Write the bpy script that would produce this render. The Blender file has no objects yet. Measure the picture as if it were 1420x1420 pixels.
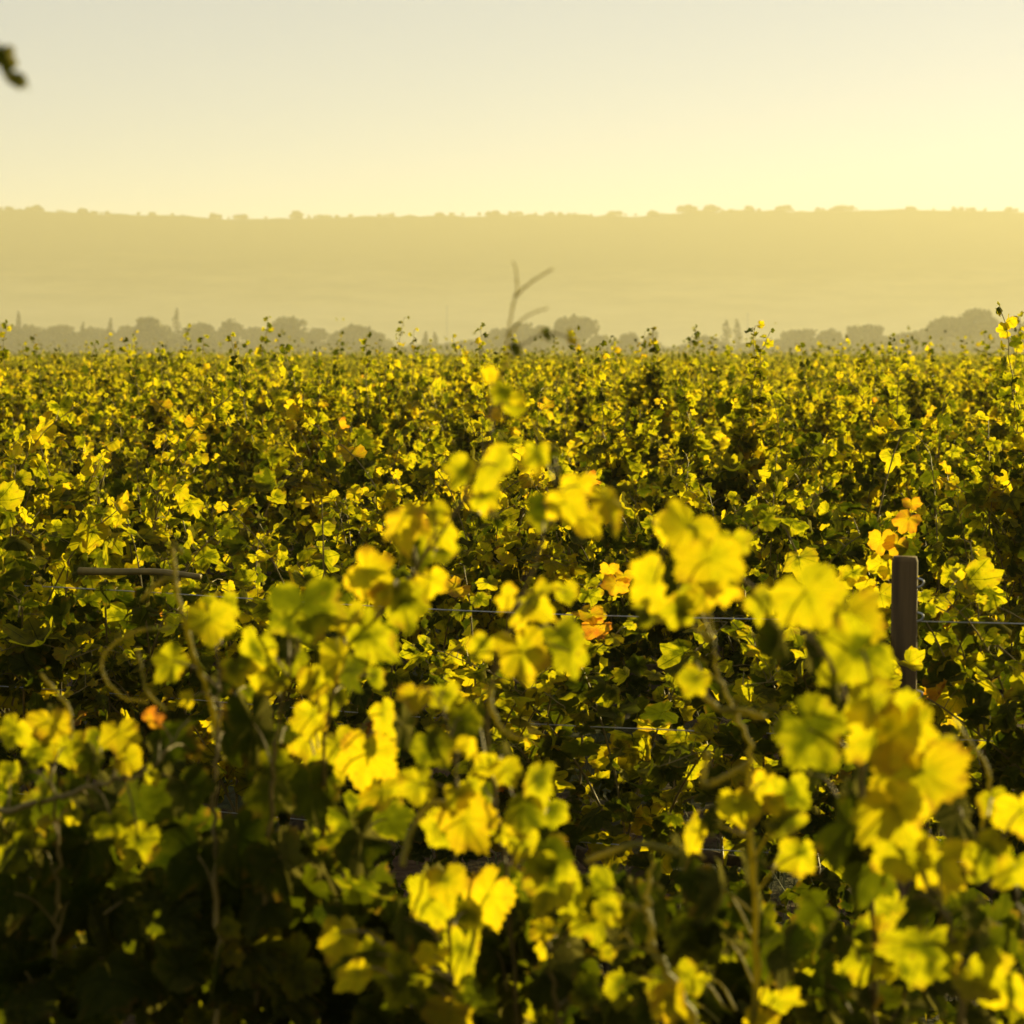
import bpy, math, random
import numpy as np

# ------------------------------------------------------------------ camera, sky, sun, exposure
S = bpy.context.scene
COL = S.collection
R = math.radians
F = 3350.0                       # focal length in pixels of the 1420 px photograph
CAM = np.array((0.0, 0.0, 1.9))
HOR = 491.0                      # row of the photograph that the horizon would have
PITCH = math.atan((710 - HOR) / F)
cam_data = bpy.data.cameras.new('camera')
cam = bpy.data.objects.new('camera', cam_data)
COL.objects.link(cam)
cam.location = CAM
cam.rotation_euler = (math.pi / 2 - PITCH, 0, 0)
cam_data.sensor_width = 36
cam_data.lens = F / 1420 * 36
cam_data.clip_start = 0.05
cam_data.clip_end = 20000
cam_data.dof.use_dof = True
cam_data.dof.focus_distance = 8.2
cam_data.dof.aperture_fstop = 7.0
S.camera = cam

SUN_EL, SUN_AZ = 9.5, 43.0      # azimuth is measured to the right of the view (+Y)
SUN_DIR = np.array((math.sin(R(SUN_AZ)) * math.cos(R(SUN_EL)), math.cos(R(SUN_AZ)) * math.cos(R(SUN_EL)), math.sin(R(SUN_EL))))
W = bpy.data.worlds.new('World')
S.world = W
W.use_nodes = True
nt = W.node_tree
bg = nt.nodes['Background']
sky = nt.nodes.new('ShaderNodeTexSky')
sky.sky_type = 'NISHITA'
sky.sun_disc = False
sky.sun_elevation = R(SUN_EL)
sky.sun_rotation = R(SUN_AZ)
sky.altitude = 100
sky.air_density = 0.6
sky.dust_density = 0.4
sky.ozone_density = 0.6
warm = nt.nodes.new('ShaderNodeMix')
warm.data_type = 'RGBA'
warm.blend_type = 'MULTIPLY'
warm.inputs[0].default_value = 1.0
warm.inputs[7].default_value = (0.95, 1.0, 1.12, 1)
nt.links.new(sky.outputs[0], warm.inputs[6])
veil = nt.nodes.new('ShaderNodeMix')           # thin even veil of flat cream, added to even out the sky's brightness
veil.data_type = 'RGBA'
veil.inputs[0].default_value = 0.48
veil.inputs[7].default_value = (6.9, 7.05, 6.5, 1)
nt.links.new(warm.outputs[2], veil.inputs[6])
nt.links.new(veil.outputs[2], bg.inputs[0])
bg.inputs[1].default_value = 0.05

sd = bpy.data.lights.new('sun', 'SUN')
sd.energy = 5.0
sd.angle = R(0.53)
sd.color = (1.0, 0.81, 0.30)
sun = bpy.data.objects.new('sun', sd)
COL.objects.link(sun)
from mathutils import Vector
sun.rotation_euler = Vector(SUN_DIR).to_track_quat('Z', 'Y').to_euler()
sun.location = (40, 60, 40)

S.view_settings.view_transform = 'Standard'
S.view_settings.look = 'None'
S.view_settings.exposure = 1.02
S.view_settings.gamma = 1.0
S.cycles.max_bounces = 8
S.cycles.diffuse_bounces = 3
S.cycles.transmission_bounces = 4
S.cycles.transparent_max_bounces = 4
S.cycles.volume_bounces = 1

HAZE_DENSITY = 0.00033
HAZE_COLOR = (1.0, 0.95, 0.72, 1)
HAZE_G = 0.25

# ------------------------------------------------------------------ helpers
rng = np.random.default_rng(11)
random.seed(4)


def P(px, py, d):
    """the point that lies d metres deep behind pixel (px, py) of the photograph"""
    x = (px - 710) / F * d
    y = -(py - 710) / F * d
    cp, sp = math.cos(PITCH), math.sin(PITCH)
    return CAM + np.array((x, d * cp + y * sp, -d * sp + y * cp))


def unit(v):
    v = np.asarray(v, float)
    n = np.linalg.norm(v, axis=-1, keepdims=True)
    return v / np.maximum(n, 1e-9)


def np_mesh(name, V, faces, attrs=None, smooth=True):
    """faces: list of int arrays (m,3) or (m,4)"""
    me = bpy.data.meshes.new(name)
    V = np.asarray(V, np.float32)
    me.vertices.add(len(V))
    me.vertices.foreach_set('co', V.ravel())
    loops = np.concatenate([f.ravel() for f in faces]).astype(np.int32)
    counts = np.concatenate([np.full(len(f), f.shape[1], np.int32) for f in faces])
    starts = np.concatenate(([0], np.cumsum(counts)[:-1])).astype(np.int32)
    me.loops.add(len(loops))
    me.loops.foreach_set('vertex_index', loops)
    me.polygons.add(len(counts))
    me.polygons.foreach_set('loop_start', starts)
    me.polygons.foreach_set('loop_total', counts)
    if smooth:
        me.polygons.foreach_set('use_smooth', np.ones(len(counts), bool))
    for k, a in (attrs or {}).items():
        at = me.attributes.new(k, 'FLOAT', 'POINT')
        at.data.foreach_set('value', np.asarray(a, np.float32).ravel())
    me.update()
    me.validate()
    return me


def link(name, me, mat=None, parent=None, loc=None):
    o = bpy.data.objects.new(name, me)
    COL.objects.link(o)
    if mat is not None:
        me.materials.append(mat)
    if parent is not None:
        o.parent = parent
    if loc is not None:
        o.location = loc
    return o


def tag(o, label=None, cat=None, group=None, kind=None):
    if label: o['label'] = label
    if cat: o['category'] = cat
    if group: o['group'] = group
    if kind: o['kind'] = kind
    return o


def thing(name, loc, label, cat, group=None, rz=0.0):
    o = bpy.data.objects.new(name, None)
    COL.objects.link(o)
    o.empty_display_size = 0.2
    o.location = loc
    o.rotation_euler = (0, 0, rz)
    return tag(o, label, cat, group)


class Tubes:
    def __init__(self):
        self.V, self.F4, self.F3, self.n = [], [], [], 0

    def add(self, pts, radii, sides=6):
        pts = np.asarray(pts, float)
        m = len(pts)
        radii = np.broadcast_to(np.asarray(radii, float), (m,))
        tan = unit(np.gradient(pts, axis=0))
        ref = np.array((0.31, 0.93, 0.2)) if abs(tan[0][1]) < 0.8 else np.array((1.0, 0.1, 0.2))
        a = unit(np.cross(tan, ref))
        b = np.cross(tan, a)
        th = np.linspace(0, 2 * math.pi, sides, endpoint=False)
        ring = pts[:, None] + radii[:, None, None] * (np.cos(th)[None, :, None] * a[:, None] + np.sin(th)[None, :, None] * b[:, None])
        self.V.append(ring.reshape(-1, 3))
        i = np.arange(m - 1)[:, None] * sides
        j = np.arange(sides)[None]
        k = (j + 1) % sides
        q = np.stack((i + j, i + k, i + sides + k, i + sides + j), -1).reshape(-1, 4) + self.n
        self.F4.append(q)
        for r0 in (0, (m - 1) * sides):                      # close both ends
            c = pts[0] if r0 == 0 else pts[-1]
            self.V.append(c[None])
            ci = self.n + m * sides + (0 if r0 == 0 else 1)
            t = np.stack((np.full(sides, ci), self.n + r0 + np.arange(sides), self.n + r0 + (np.arange(sides) + 1) % sides), -1)
            self.F3.append(t)
        self.n += m * sides + 2

    def mesh(self, name):
        return np_mesh(name, np.concatenate(self.V), [np.concatenate(self.F4), np.concatenate(self.F3)])


def spline(ctrl, n):
    """Catmull-Rom through the control points"""
    c = np.asarray(ctrl, float)
    if len(c) == 2:
        t = np.linspace(0, 1, n)[:, None]
        return c[0] * (1 - t) + c[1] * t
    c = np.vstack((2 * c[0] - c[1], c, 2 * c[-1] - c[-2]))
    segs = len(c) - 3
    t = np.linspace(0, segs - 1e-6, n)
    i = t.astype(int)
    u = (t - i)[:, None]
    p0, p1, p2, p3 = c[i], c[i + 1], c[i + 2], c[i + 3]
    return 0.5 * (2 * p1 + (p2 - p0) * u + (2 * p0 - 5 * p1 + 4 * p2 - p3) * u ** 2 + (3 * p1 - p0 - 3 * p2 + p3) * u ** 3)


# ------------------------------------------------------------------ leaf shapes
VEINS = np.radians([0, 56, -56, 118, -118])
KNOT_A = np.radians([0, 14, 30, 44, 57, 72, 88, 104, 120, 140, 158, 172, 180])
KNOT_R = np.array([.64, .55, .44, .52, .58, .52, .43, .48, .50, .44, .38, .26, .10])


class LeafShape:
    def __init__(self, n, rings, teeth=0.03):
        th = -math.pi + 2 * math.pi * (np.arange(n) + 0.5) / n
        # put samples exactly on the veins so that they read as lines
        for v in VEINS:
            th[np.argmin(abs(th - v))] = v
        th = np.sort(th)
        r = np.interp(abs(th), KNOT_A, KNOT_R)
        r = r + teeth * np.where(np.arange(n) % 2 == 0, 1, -1) * (abs(th) < 2.6)
        dv = np.min(abs(th[:, None] - VEINS[None]), axis=1)
        vein = (dv < 1e-6).astype(float)
        rad = [0.0] + list(np.linspace(0, 1, rings + 1)[1:])
        U, VE, TH, RR = [[0, 0]], [1.0], [0.0], [0.0]
        for q in rad[1:]:
            # inside rings are rounder than the outline
            rr = (r * q) if q == 1 else (0.55 * r + 0.45 * 0.46) * q
            U += list(np.stack((np.sin(th) * rr, np.cos(th) * rr), -1))
            VE += list(vein)
            TH += list(th)
            RR += list(np.full(n, q))
        self.U = np.array(U); self.vein = np.array(VE); self.th = np.array(TH); self.rr = np.array(RR)
        f3 = np.stack((np.zeros(n - 1, int), 1 + np.arange(n - 1), 2 + np.arange(n - 1)), -1)   # notch stays open
        f4 = []
        for k in range(rings - 1):
            i = 1 + k * n + np.arange(n - 1)
            f4.append(np.stack((i, i + n, i + n + 1, i + 1), -1))
        self.F3 = f3
        self.F4 = np.concatenate(f4) if f4 else np.zeros((0, 4), int)


HI = LeafShape(53, 3, 0.028)
MID = LeafShape(27, 2, 0.026)
LOW = LeafShape(15, 1, 0.03)


def leaves(name, shape, pos, tip, nrm, size, tint, g, curl=1.0, aspect=None):
    """one mesh holding the leaves of one shoot or one crown"""
    pos, tip, nrm = (np.asarray(a, float) for a in (pos, tip, nrm))
    K = len(pos)
    size = np.broadcast_to(np.asarray(size, float), (K,))
    tint = np.broadcast_to(np.asarray(tint, float), (K,))
    nrm = unit(nrm)
    tip = unit(tip - (tip * nrm).sum(-1, keepdims=True) * nrm)
    side = np.cross(tip, nrm)
    asp = g.uniform(0.82, 1.12, K) if aspect is None else np.broadcast_to(np.asarray(aspect, float), (K,))
    x = shape.U[None, :, 0] * asp[:, None] * g.uniform(0.93, 1.07, (K, 1))
    y = shape.U[None, :, 1] * np.ones((K, 1))
    rr2 = x * x + y * y
    th, q = shape.th[None], shape.rr[None]
    x = x + 0.05 * np.sin(th * 2 + g.uniform(0, 6.28, (K, 1))) * q ** 2 * 0.6
    y = y + 0.05 * np.sin(th * 3 + g.uniform(0, 6.28, (K, 1))) * q ** 2 * 0.6
    fold = g.normal(0.05, 0.22, (K, 1)) * curl
    cup = g.normal(0.0, 0.45, (K, 1)) * curl
    droop = g.uniform(-0.1, 0.65, (K, 1)) * curl
    wave = g.uniform(0.02, 0.11, (K, 1)) * curl
    z = fold * np.sqrt(x * x + 0.004) + cup * rr2 - droop * np.where(y > 0, y, 0.4 * y) ** 2
    z = z + wave * np.sin(th * g.integers(2, 6, (K, 1)) + g.uniform(0, 6.28, (K, 1))) * q ** 2
    z = z + 0.022 * curl * np.sin(th * 9 + g.uniform(0, 6.28, (K, 1))) * q ** 3
    z = z - 0.016 * shape.vein[None] * (q > 0.1)
    L = np.stack((x, y, z), -1) * size[:, None, None]
    V = pos[:, None] + L[..., :1] * side[:, None] + L[..., 1:2] * tip[:, None] + L[..., 2:] * nrm[:, None]
    N = len(shape.U)
    off = (np.arange(K) * N)[:, None, None]
    faces = [(shape.F3[None] + off).reshape(-1, 3)]
    if len(shape.F4):
        faces.append((shape.F4[None] + off).reshape(-1, 4))
    at = dict(tint=np.repeat(tint, N), vein=np.tile(shape.vein, K), rim=np.tile(shape.rr, K), rnd=np.repeat(g.uniform(0, 1, K), N))
    return np_mesh(name, V.reshape(-1, 3), faces, at)


# ------------------------------------------------------------------ materials
def new_mat(name):
    m = bpy.data.materials.new(name)
    m.use_nodes = True
    n = m.node_tree.nodes
    for x in list(n):
        if x.type != 'OUTPUT_MATERIAL':
            n.remove(x)
    return m, n, m.node_tree.links, [x for x in n if x.type == 'OUTPUT_MATERIAL'][0]


def ramp(n, stops):
    r = n.new('ShaderNodeValToRGB')
    e = r.color_ramp.elements
    while len(e) < len(stops):
        e.new(0.5)
    for k, (p, c) in enumerate(stops):
        e[k].position = p
        e[k].color = (*c, 1)
    return r


def leaf_material(name, trans_gain=1.0):
    m, n, l, out = new_mat(name)

    def attr(a):
        x = n.new('ShaderNodeAttribute'); x.attribute_name = a
        return x.outputs['Fac']

    def math_(op, a, b=None, c=None, clamp=False):
        x = n.new('ShaderNodeMath'); x.operation = op; x.use_clamp = clamp
        for k, v in enumerate((a, b, c)):
            if v is None: continue
            if isinstance(v, (int, float)): x.inputs[k].default_value = v
            else: l.new(v, x.inputs[k])
        return x.outputs[0]

    tc = n.new('ShaderNodeTexCoord')
    noise = n.new('ShaderNodeTexNoise'); noise.inputs['Scale'].default_value = 38; noise.inputs['Detail'].default_value = 4
    l.new(tc.outputs['Object'], noise.inputs['Vector'])
    blotch = math_('MULTIPLY_ADD', noise.outputs['Fac'], 0.56, -0.28)
    vein = math_('MULTIPLY', math_('SUBTRACT', attr('vein'), 0.8, clamp=True), 5.0, clamp=True)
    # leaves yellow from the rim inwards and stay greener along the veins
    t = math_('ADD', attr('tint'), blotch)
    t = math_('ADD', t, math_('MULTIPLY_ADD', attr('rim'), 0.18, -0.1))
    t = math_('SUBTRACT', t, math_('MULTIPLY', vein, 0.10), clamp=True)
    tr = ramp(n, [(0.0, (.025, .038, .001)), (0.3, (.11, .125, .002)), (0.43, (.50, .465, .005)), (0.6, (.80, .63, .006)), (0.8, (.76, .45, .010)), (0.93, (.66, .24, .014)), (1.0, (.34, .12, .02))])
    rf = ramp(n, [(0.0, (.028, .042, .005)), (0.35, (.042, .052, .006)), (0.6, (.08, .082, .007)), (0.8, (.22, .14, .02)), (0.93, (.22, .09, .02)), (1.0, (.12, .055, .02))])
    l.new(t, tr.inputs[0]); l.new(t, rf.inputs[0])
    vo = n.new('ShaderNodeTexVoronoi'); vo.feature = 'DISTANCE_TO_EDGE'; vo.inputs['Scale'].default_value = 150
    l.new(tc.outputs['Object'], vo.inputs['Vector'])
    fine = math_('MULTIPLY', math_('SUBTRACT', 0.10, vo.outputs['Distance'], clamp=True), 3.2, clamp=True)
    # dry brown specks and edges
    sp = n.new('ShaderNodeTexNoise'); sp.inputs['Scale'].default_value = 120; sp.inputs['Detail'].default_value = 2
    l.new(tc.outputs['Object'], sp.inputs['Vector'])
    speck = math_('MULTIPLY', math_('SUBTRACT', sp.outputs['Fac'], 0.69, clamp=True), 12.0, clamp=True)

    edge = math_('MULTIPLY', math_('MULTIPLY', math_('SUBTRACT', attr('rim'), 0.72, clamp=True), 4.0), math_('MULTIPLY', math_('SUBTRACT', noise.outputs['Fac'], 0.53, clamp=True), 9.0, clamp=True), clamp=True)
    speck = math_('MAXIMUM', speck, math_('MULTIPLY', edge, 0.8))

    def dark(col, dc):
        x = n.new('ShaderNodeMix'); x.data_type = 'RGBA'
        l.new(speck, x.inputs[0]); l.new(col, x.inputs[6]); x.inputs[7].default_value = (*dc, 1)
        y = n.new('ShaderNodeMix'); y.data_type = 'RGBA'; y.blend_type = 'MULTIPLY'
        l.new(math_('MULTIPLY', math_('MAXIMUM', vein, fine), 0.95), y.inputs[0]); l.new(x.outputs[2], y.inputs[6]); y.inputs[7].default_value = (.55, .6, .5, 1)
        return y.outputs[2]

    dif = n.new('ShaderNodeBsdfDiffuse'); l.new(dark(rf.outputs[0], (.09, .05, .015)), dif.inputs[0])
    tra = n.new('ShaderNodeBsdfTranslucent'); l.new(dark(tr.outputs[0], (.25, .13, .012)), tra.inputs[0])
    add = n.new('ShaderNodeMixShader'); add.inputs[0].default_value = 0.74
    l.new(dif.outputs[0], add.inputs[1]); l.new(tra.outputs[0], add.inputs[2])
    gl = n.new('ShaderNodeBsdfGlossy'); gl.inputs['Roughness'].default_value = 0.68; gl.inputs[0].default_value = (1, .9, .25, 1)
    fr = n.new('ShaderNodeFresnel'); fr.inputs[0].default_value = 1.35
    mx = n.new('ShaderNodeMixShader'); l.new(math_('MULTIPLY_ADD', fr.outputs[0], 0.03, 0.006), mx.inputs[0])
    l.new(add.outputs[0], mx.inputs[1]); l.new(gl.outputs[0], mx.inputs[2])
    bump = n.new('ShaderNodeBump'); bump.inputs['Strength'].default_value = 0.25; bump.inputs['Distance'].default_value = 0.004
    l.new(sp.outputs['Fac'], bump.inputs['Height'])
    for s in (dif, gl): l.new(bump.outputs[0], s.inputs['Normal'])
    l.new(mx.outputs[0], out.inputs[0])
    return m


def simple_mat(name, c1, c2, scale, rough=0.8, stretch=(1, 1, 1), bump=0.3, detail=5, metallic=0.0, dist=0.01):
    m, n, l, out = new_mat(name)
    tc = n.new('ShaderNodeTexCoord')
    mp = n.new('ShaderNodeMapping'); mp.inputs['Scale'].default_value = stretch
    l.new(tc.outputs['Object'], mp.inputs[0])
    no = n.new('ShaderNodeTexNoise'); no.inputs['Scale'].default_value = scale; no.inputs['Detail'].default_value = detail
    l.new(mp.outputs[0], no.inputs['Vector'])
    r = ramp(n, [(0.3, c1), (0.7, c2)])
    l.new(no.outputs['Fac'], r.inputs[0])
    b = n.new('ShaderNodeBsdfPrincipled')
    b.inputs['Roughness'].default_value = rough
    b.inputs['Metallic'].default_value = metallic
    b.inputs['Specular IOR Level'].default_value = 0.3
    l.new(r.outputs[0], b.inputs['Base Color'])
    bp = n.new('ShaderNodeBump'); bp.inputs['Strength'].default_value = bump; bp.inputs['Distance'].default_value = dist
    l.new(no.outputs['Fac'], bp.inputs['Height']); l.new(bp.outputs[0], b.inputs['Normal'])
    l.new(b.outputs[0], out.inputs[0])
    return m


M_LEAF = leaf_material('vine_leaf')
M_CANE = simple_mat('green_brown_cane', (.11, .08, .015), (.22, .15, .03), 30, 0.55, (1, 1, .3))
M_YOUNG = simple_mat('young_green_shoot', (.12, .13, .014), (.21, .19, .02), 25, 0.5, (1, 1, .4))
_n = M_YOUNG.node_tree.nodes; _l = M_YOUNG.node_tree.links
_t = _n.new('ShaderNodeBsdfTranslucent'); _t.inputs[0].default_value = (.65, .55, .03, 1)
_m = _n.new('ShaderNodeMixShader'); _m.inputs[0].default_value = .5
_b = [x for x in _n if x.type == 'BSDF_PRINCIPLED'][0]; _o = [x for x in _n if x.type == 'OUTPUT_MATERIAL'][0]
_l.new(_b.outputs[0], _m.inputs[1]); _l.new(_t.outputs[0], _m.inputs[2]); _l.new(_m.outputs[0], _o.inputs[0])
M_BARK = simple_mat('vine_bark', (.05, .035, .02), (.13, .09, .05), 40, 0.9, (1, 1, .15), 0.9)
M_POST = simple_mat('weathered_post_wood', (.05, .03, .009), (.15, .09, .03), 48, 0.85, (1, 1, .05), 1.0, dist=.006)
M_STEEL = simple_mat('galvanised_steel', (.35, .34, .32), (.55, .54, .5), 60, 0.35, metallic=1.0, bump=.05)
M_TREE = simple_mat('tree_foliage', (.04, .045, .008), (.09, .09, .018), 0.5, 0.8, bump=0)
M_TRUNK = simple_mat('tree_bark', (.06, .045, .03), (.12, .09, .06), 3, 0.9)
M_MAST = simple_mat('mast_paint', (.2, .2, .19), (.3, .3, .28), 4, 0.6)


def ground_material():
    m, n, l, out = new_mat('vineyard_soil')
    tc = n.new('ShaderNodeTexCoord')
    a = n.new('ShaderNodeTexNoise'); a.inputs['Scale'].default_value = 1.3; a.inputs['Detail'].default_value = 8
    b = n.new('ShaderNodeTexNoise'); b.inputs['Scale'].default_value = 14; b.inputs['Detail'].default_value = 6
    for x in (a, b): l.new(tc.outputs['Object'], x.inputs['Vector'])
    r1 = ramp(n, [(0.42, (.085, .05, .026)), (0.6, (.05, .055, .016))])
    r2 = ramp(n, [(0.3, (.45, .42, .4)), (0.7, (1.2, 1.15, 1.0))])
    l.new(a.outputs['Fac'], r1.inputs[0]); l.new(b.outputs['Fac'], r2.inputs[0])
    mx = n.new('ShaderNodeMix'); mx.data_type = 'RGBA'; mx.blend_type = 'MULTIPLY'; mx.inputs[0].default_value = 1
    l.new(r1.outputs[0], mx.inputs[6]); l.new(r2.outputs[0], mx.inputs[7])
    p = n.new('ShaderNodeBsdfPrincipled'); p.inputs['Roughness'].default_value = .95; p.inputs['Specular IOR Level'].default_value = .1
    l.new(mx.outputs[2], p.inputs['Base Color'])
    bp = n.new('ShaderNodeBump'); bp.inputs['Distance'].default_value = .04; l.new(b.outputs['Fac'], bp.inputs['Height']); l.new(bp.outputs[0], p.inputs['Normal'])
    l.new(p.outputs[0], out.inputs[0])
    return m


def hill_material():
    """scrub woodland above; the paler lower slope has valley mist put into its colour"""
    m, n, l, out = new_mat('hill_scrub_painted_mist')
    tc = n.new('ShaderNodeTexCoord')
    sep = n.new('ShaderNodeSeparateXYZ'); l.new(tc.outputs['Object'], sep.inputs[0])
    mp = n.new('ShaderNodeMapping'); mp.inputs['Scale'].default_value = (.003, .003, .02); l.new(tc.outputs['Object'], mp.inputs[0])
    a = n.new('ShaderNodeTexNoise'); a.inputs['Scale'].default_value = 3; a.inputs['Detail'].default_value = 9; a.inputs['Roughness'].default_value = .65
    l.new(mp.outputs[0], a.inputs['Vector'])
    h = n.new('ShaderNodeMapRange'); h.inputs[1].default_value = 15; h.inputs[2].default_value = 135
    l.new(sep.outputs[2], h.inputs[0])
    ad = n.new('ShaderNodeMath'); ad.operation = 'MULTIPLY_ADD'; l.new(a.outputs['Fac'], ad.inputs[0]); ad.inputs[1].default_value = .6; l.new(h.outputs[0], ad.inputs[2])
    r = ramp(n, [(0.25, (.62, .53, .30)), (0.6, (.40, .34, .17)), (0.9, (.10, .10, .04)), (1.0, (.05, .06, .022))])  # pale low stops paint in the mist at the hill's foot
    l.new(ad.outputs[0], r.inputs[0])
    p = n.new('ShaderNodeBsdfDiffuse'); l.new(r.outputs[0], p.inputs[0])
    l.new(p.outputs[0], out.inputs[0])
    return m


# ------------------------------------------------------------------ the setting: ground, hill, haze
gx = np.concatenate((np.linspace(-3800, -60, 12), np.linspace(-50, 50, 21), np.linspace(60, 3800, 12)))
gy = np.concatenate((np.linspace(-300, -12, 5), np.linspace(-10, 80, 31), np.linspace(100, 4400, 16)))
GX, GY = np.meshgrid(gx, gy)
gz = 0.03 * np.sin(GX * 1.7) * np.cos(GY * 1.3) * (abs(GX) < 60) * (GY < 90)
nX, nY = len(gx), len(gy)
ii = (np.arange(nY - 1)[:, None] * nX + np.arange(nX - 1)[None]).ravel()
gf = np.stack((ii, ii + 1, ii + nX + 1, ii + nX), -1)
ground = link('ground', np_mesh('ground', np.stack((GX, GY, gz), -1).reshape(-1, 3), [gf]), ground_material())
tag(ground, 'dark brown vineyard soil under and between the vine rows', 'ground', kind='structure')

HILL_D = 2600.0
RX = [-3000, -600, 0, 60, 130, 250, 300, 400, 560, 700, 850, 905, 950, 1100, 1250, 1420, 2100, 4400]
RY = [330, 300, 291, 293, 297, 300, 304, 303, 300, 299, 299, 300, 294, 293, 291, 294, 300, 350]


def ridge_z(x):
    px = x / HILL_D * F + 710
    return (HOR - np.interp(px, RX, RY)) / F * HILL_D + CAM[2]


hx = np.linspace(-1900, 1900, 381)
ht = np.linspace(0, 1.35, 46)
HX, HT = np.meshgrid(hx, ht)
prof = np.where(HT < 1, 0.25 * HT + 0.75 * np.clip(HT, 0, 1) ** 2.3, 1 - 0.05 * (HT - 1))
hz = ridge_z(HX) * prof
gul = sum(a * np.sin(HX / w + p + 0.6 * np.sin(HT * 5 + p)) for a, w, p in ((5, 90, 0), (3.4, 47, 1.7), (2.0, 21, 4.0), (1.1, 9, 2.2)))
hz += 0.25 * gul * np.sin(np.clip(HT, 0, 1) * math.pi) * 0.8 + rng.normal(0, .35, HX.shape) * (HT > .05)
hz += np.exp(-((HT - 1) / .05) ** 2) * sum(a * np.sin(HX / w + p) for a, w, p in ((.5, 31, .3), (.5, 13.7, 2.2), (.4, 7.1, 5.0))) + np.exp(-((HT - 1) / .05) ** 2) * rng.normal(0, .45, HX.shape)
hz[0] = -3
hy = 2050 + (HILL_D - 2050) * HT + 25 * np.sin(HX / 230.0) * np.sin(np.clip(HT, 0, 1) * math.pi)
nX, nY = len(hx), len(ht)
ii = (np.arange(nY - 1)[:, None] * nX + np.arange(nX - 1)[None]).ravel()
hill = link('hill', np_mesh('hill', np.stack((HX, hy, hz), -1).reshape(-1, 3), [np.stack((ii, ii + 1, ii + nX + 1, ii + nX), -1)]), hill_material())
tag(hill, 'long flat-topped hill fading into golden haze behind the treeline', 'hill', kind='structure')

hm, hn, hl, hout = new_mat('golden_haze')
pv = hn.new('ShaderNodeVolumePrincipled')
pv.inputs['Color'].default_value = HAZE_COLOR
pv.inputs['Density'].default_value = HAZE_DENSITY
pv.inputs['Anisotropy'].default_value = HAZE_G
hl.new(pv.outputs[0], hout.inputs['Volume'])
bx = np.array([(x, y, z) for x in (-4000, 4000) for y in (-400, 4600) for z in (-5, 172)], float)
bf = np.array([(0, 1, 3, 2), (4, 6, 7, 5), (0, 4, 5, 1), (2, 3, 7, 6), (0, 2, 6, 4), (1, 5, 7, 3)])
haze = link('haze', np_mesh('haze', bx, [bf], smooth=False), hm)
tag(haze, 'thin golden evening haze filling the valley', 'haze', kind='stuff')


# dry grass and weeds between the first rows
g = np.random.default_rng(17)
K = 9000
gx_ = g.uniform(-2.6, 2.6, K); gy_ = g.uniform(3.4, 12.5, K)
hh = g.uniform(.05, .2, K) * (.5 + .5 * (np.sin(gx_ * 3.1) * np.cos(gy_ * 2.3) > -.2))
az_ = g.uniform(0, 6.283, K); ln_ = g.uniform(.1, .9, K) * hh
b0 = np.stack((gx_, gy_, np.zeros(K) - .03), -1)
wv = np.stack((-np.sin(az_), np.cos(az_), np.zeros(K)), -1) * g.uniform(.002, .005, (K, 1))
md = b0 + np.stack((np.cos(az_) * ln_ * .35, np.sin(az_) * ln_ * .35, hh * .6), -1)
tp = b0 + np.stack((np.cos(az_) * ln_, np.sin(az_) * ln_, hh), -1)
V = np.stack((b0 - wv, b0 + wv, md + wv * .8, md - wv * .8, tp), 1).reshape(-1, 3)
o5 = np.arange(K)[:, None] * 5
grass = link('grass', np_mesh('grass', V, [o5 + np.array([[0, 1, 2, 3]]), o5 + np.array([[3, 2, 4]])]), simple_mat('dry_grass', (.10, .085, .02), (.06, .075, .015), 3, 0.8, bump=0))
tag(grass, 'low dry grass and weeds between the nearest vine rows', 'grass', kind='stuff')

# ------------------------------------------------------------------ far trees
def clump_faces(cent, size, g):
    """small two-triangle leaf clumps at the given centres"""
    K = len(cent)
    a = unit(g.normal(size=(K, 3))); b = unit(np.cross(a, g.normal(size=(K, 3))))
    s = size * g.uniform(.6, 1.3, (K, 1))
    V = np.stack((cent - a * s, cent + b * s * .8, cent + a * s, cent - b * s * .8 + np.cross(a, b) * s * .3), 1).reshape(-1, 3)
    return V, np.arange(K * 4).reshape(-1, 4)


def tree_crown(kind, h, w, g):
    """h: height of the tree, w: width of the crown, metres"""
    lobes = []
    if kind == 'umbrella':
        for k in range(26):
            a = g.uniform(0, 6.28); r = math.sqrt(g.uniform(0, 1)) * w * .40
            lobes.append((r * math.cos(a), r * math.sin(a), h * .46 + (1 - (r / (w * .5)) ** 2) * h * .36 * g.uniform(.35, 1), w * .16, w * .16, h * .15))
    elif kind == 'spire':
        for k in range(9):
            t = (k + .5) / 9
            rr = w * .5 * (math.sin(math.pi * min(1, .18 + t * .82)) ** .7) * .75
            lobes.append((g.normal(0, w * .06), g.normal(0, w * .06), h * (.10 + .84 * t), rr, rr, h * .085))
    else:
        for k in range(22):
            a = g.uniform(0, 6.28); t = g.uniform(0, 1); r = w * .32 * math.sqrt(g.uniform(.05, 1)) * (1.05 - .5 * t)
            lobes.append((r * math.cos(a), r * math.sin(a), h * (.07 + .77 * t), w * .2, w * .2, h * .15))
    pts = []
    for (x, y, z, rx, ry, rz) in lobes:
        k = 60
        d = unit(g.normal(size=(k, 3))) * (g.uniform(.25, 1, (k, 1)) ** .45)
        pts.append(np.array((x, y, z)) + d * np.array((rx, ry, rz)) * g.uniform(.85, 1.2))
    pts = np.concatenate(pts)
    pts[:, 2] *= h / pts[:, 2].max()
    return clump_faces(pts, max(.5, w * .06), g)


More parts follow.
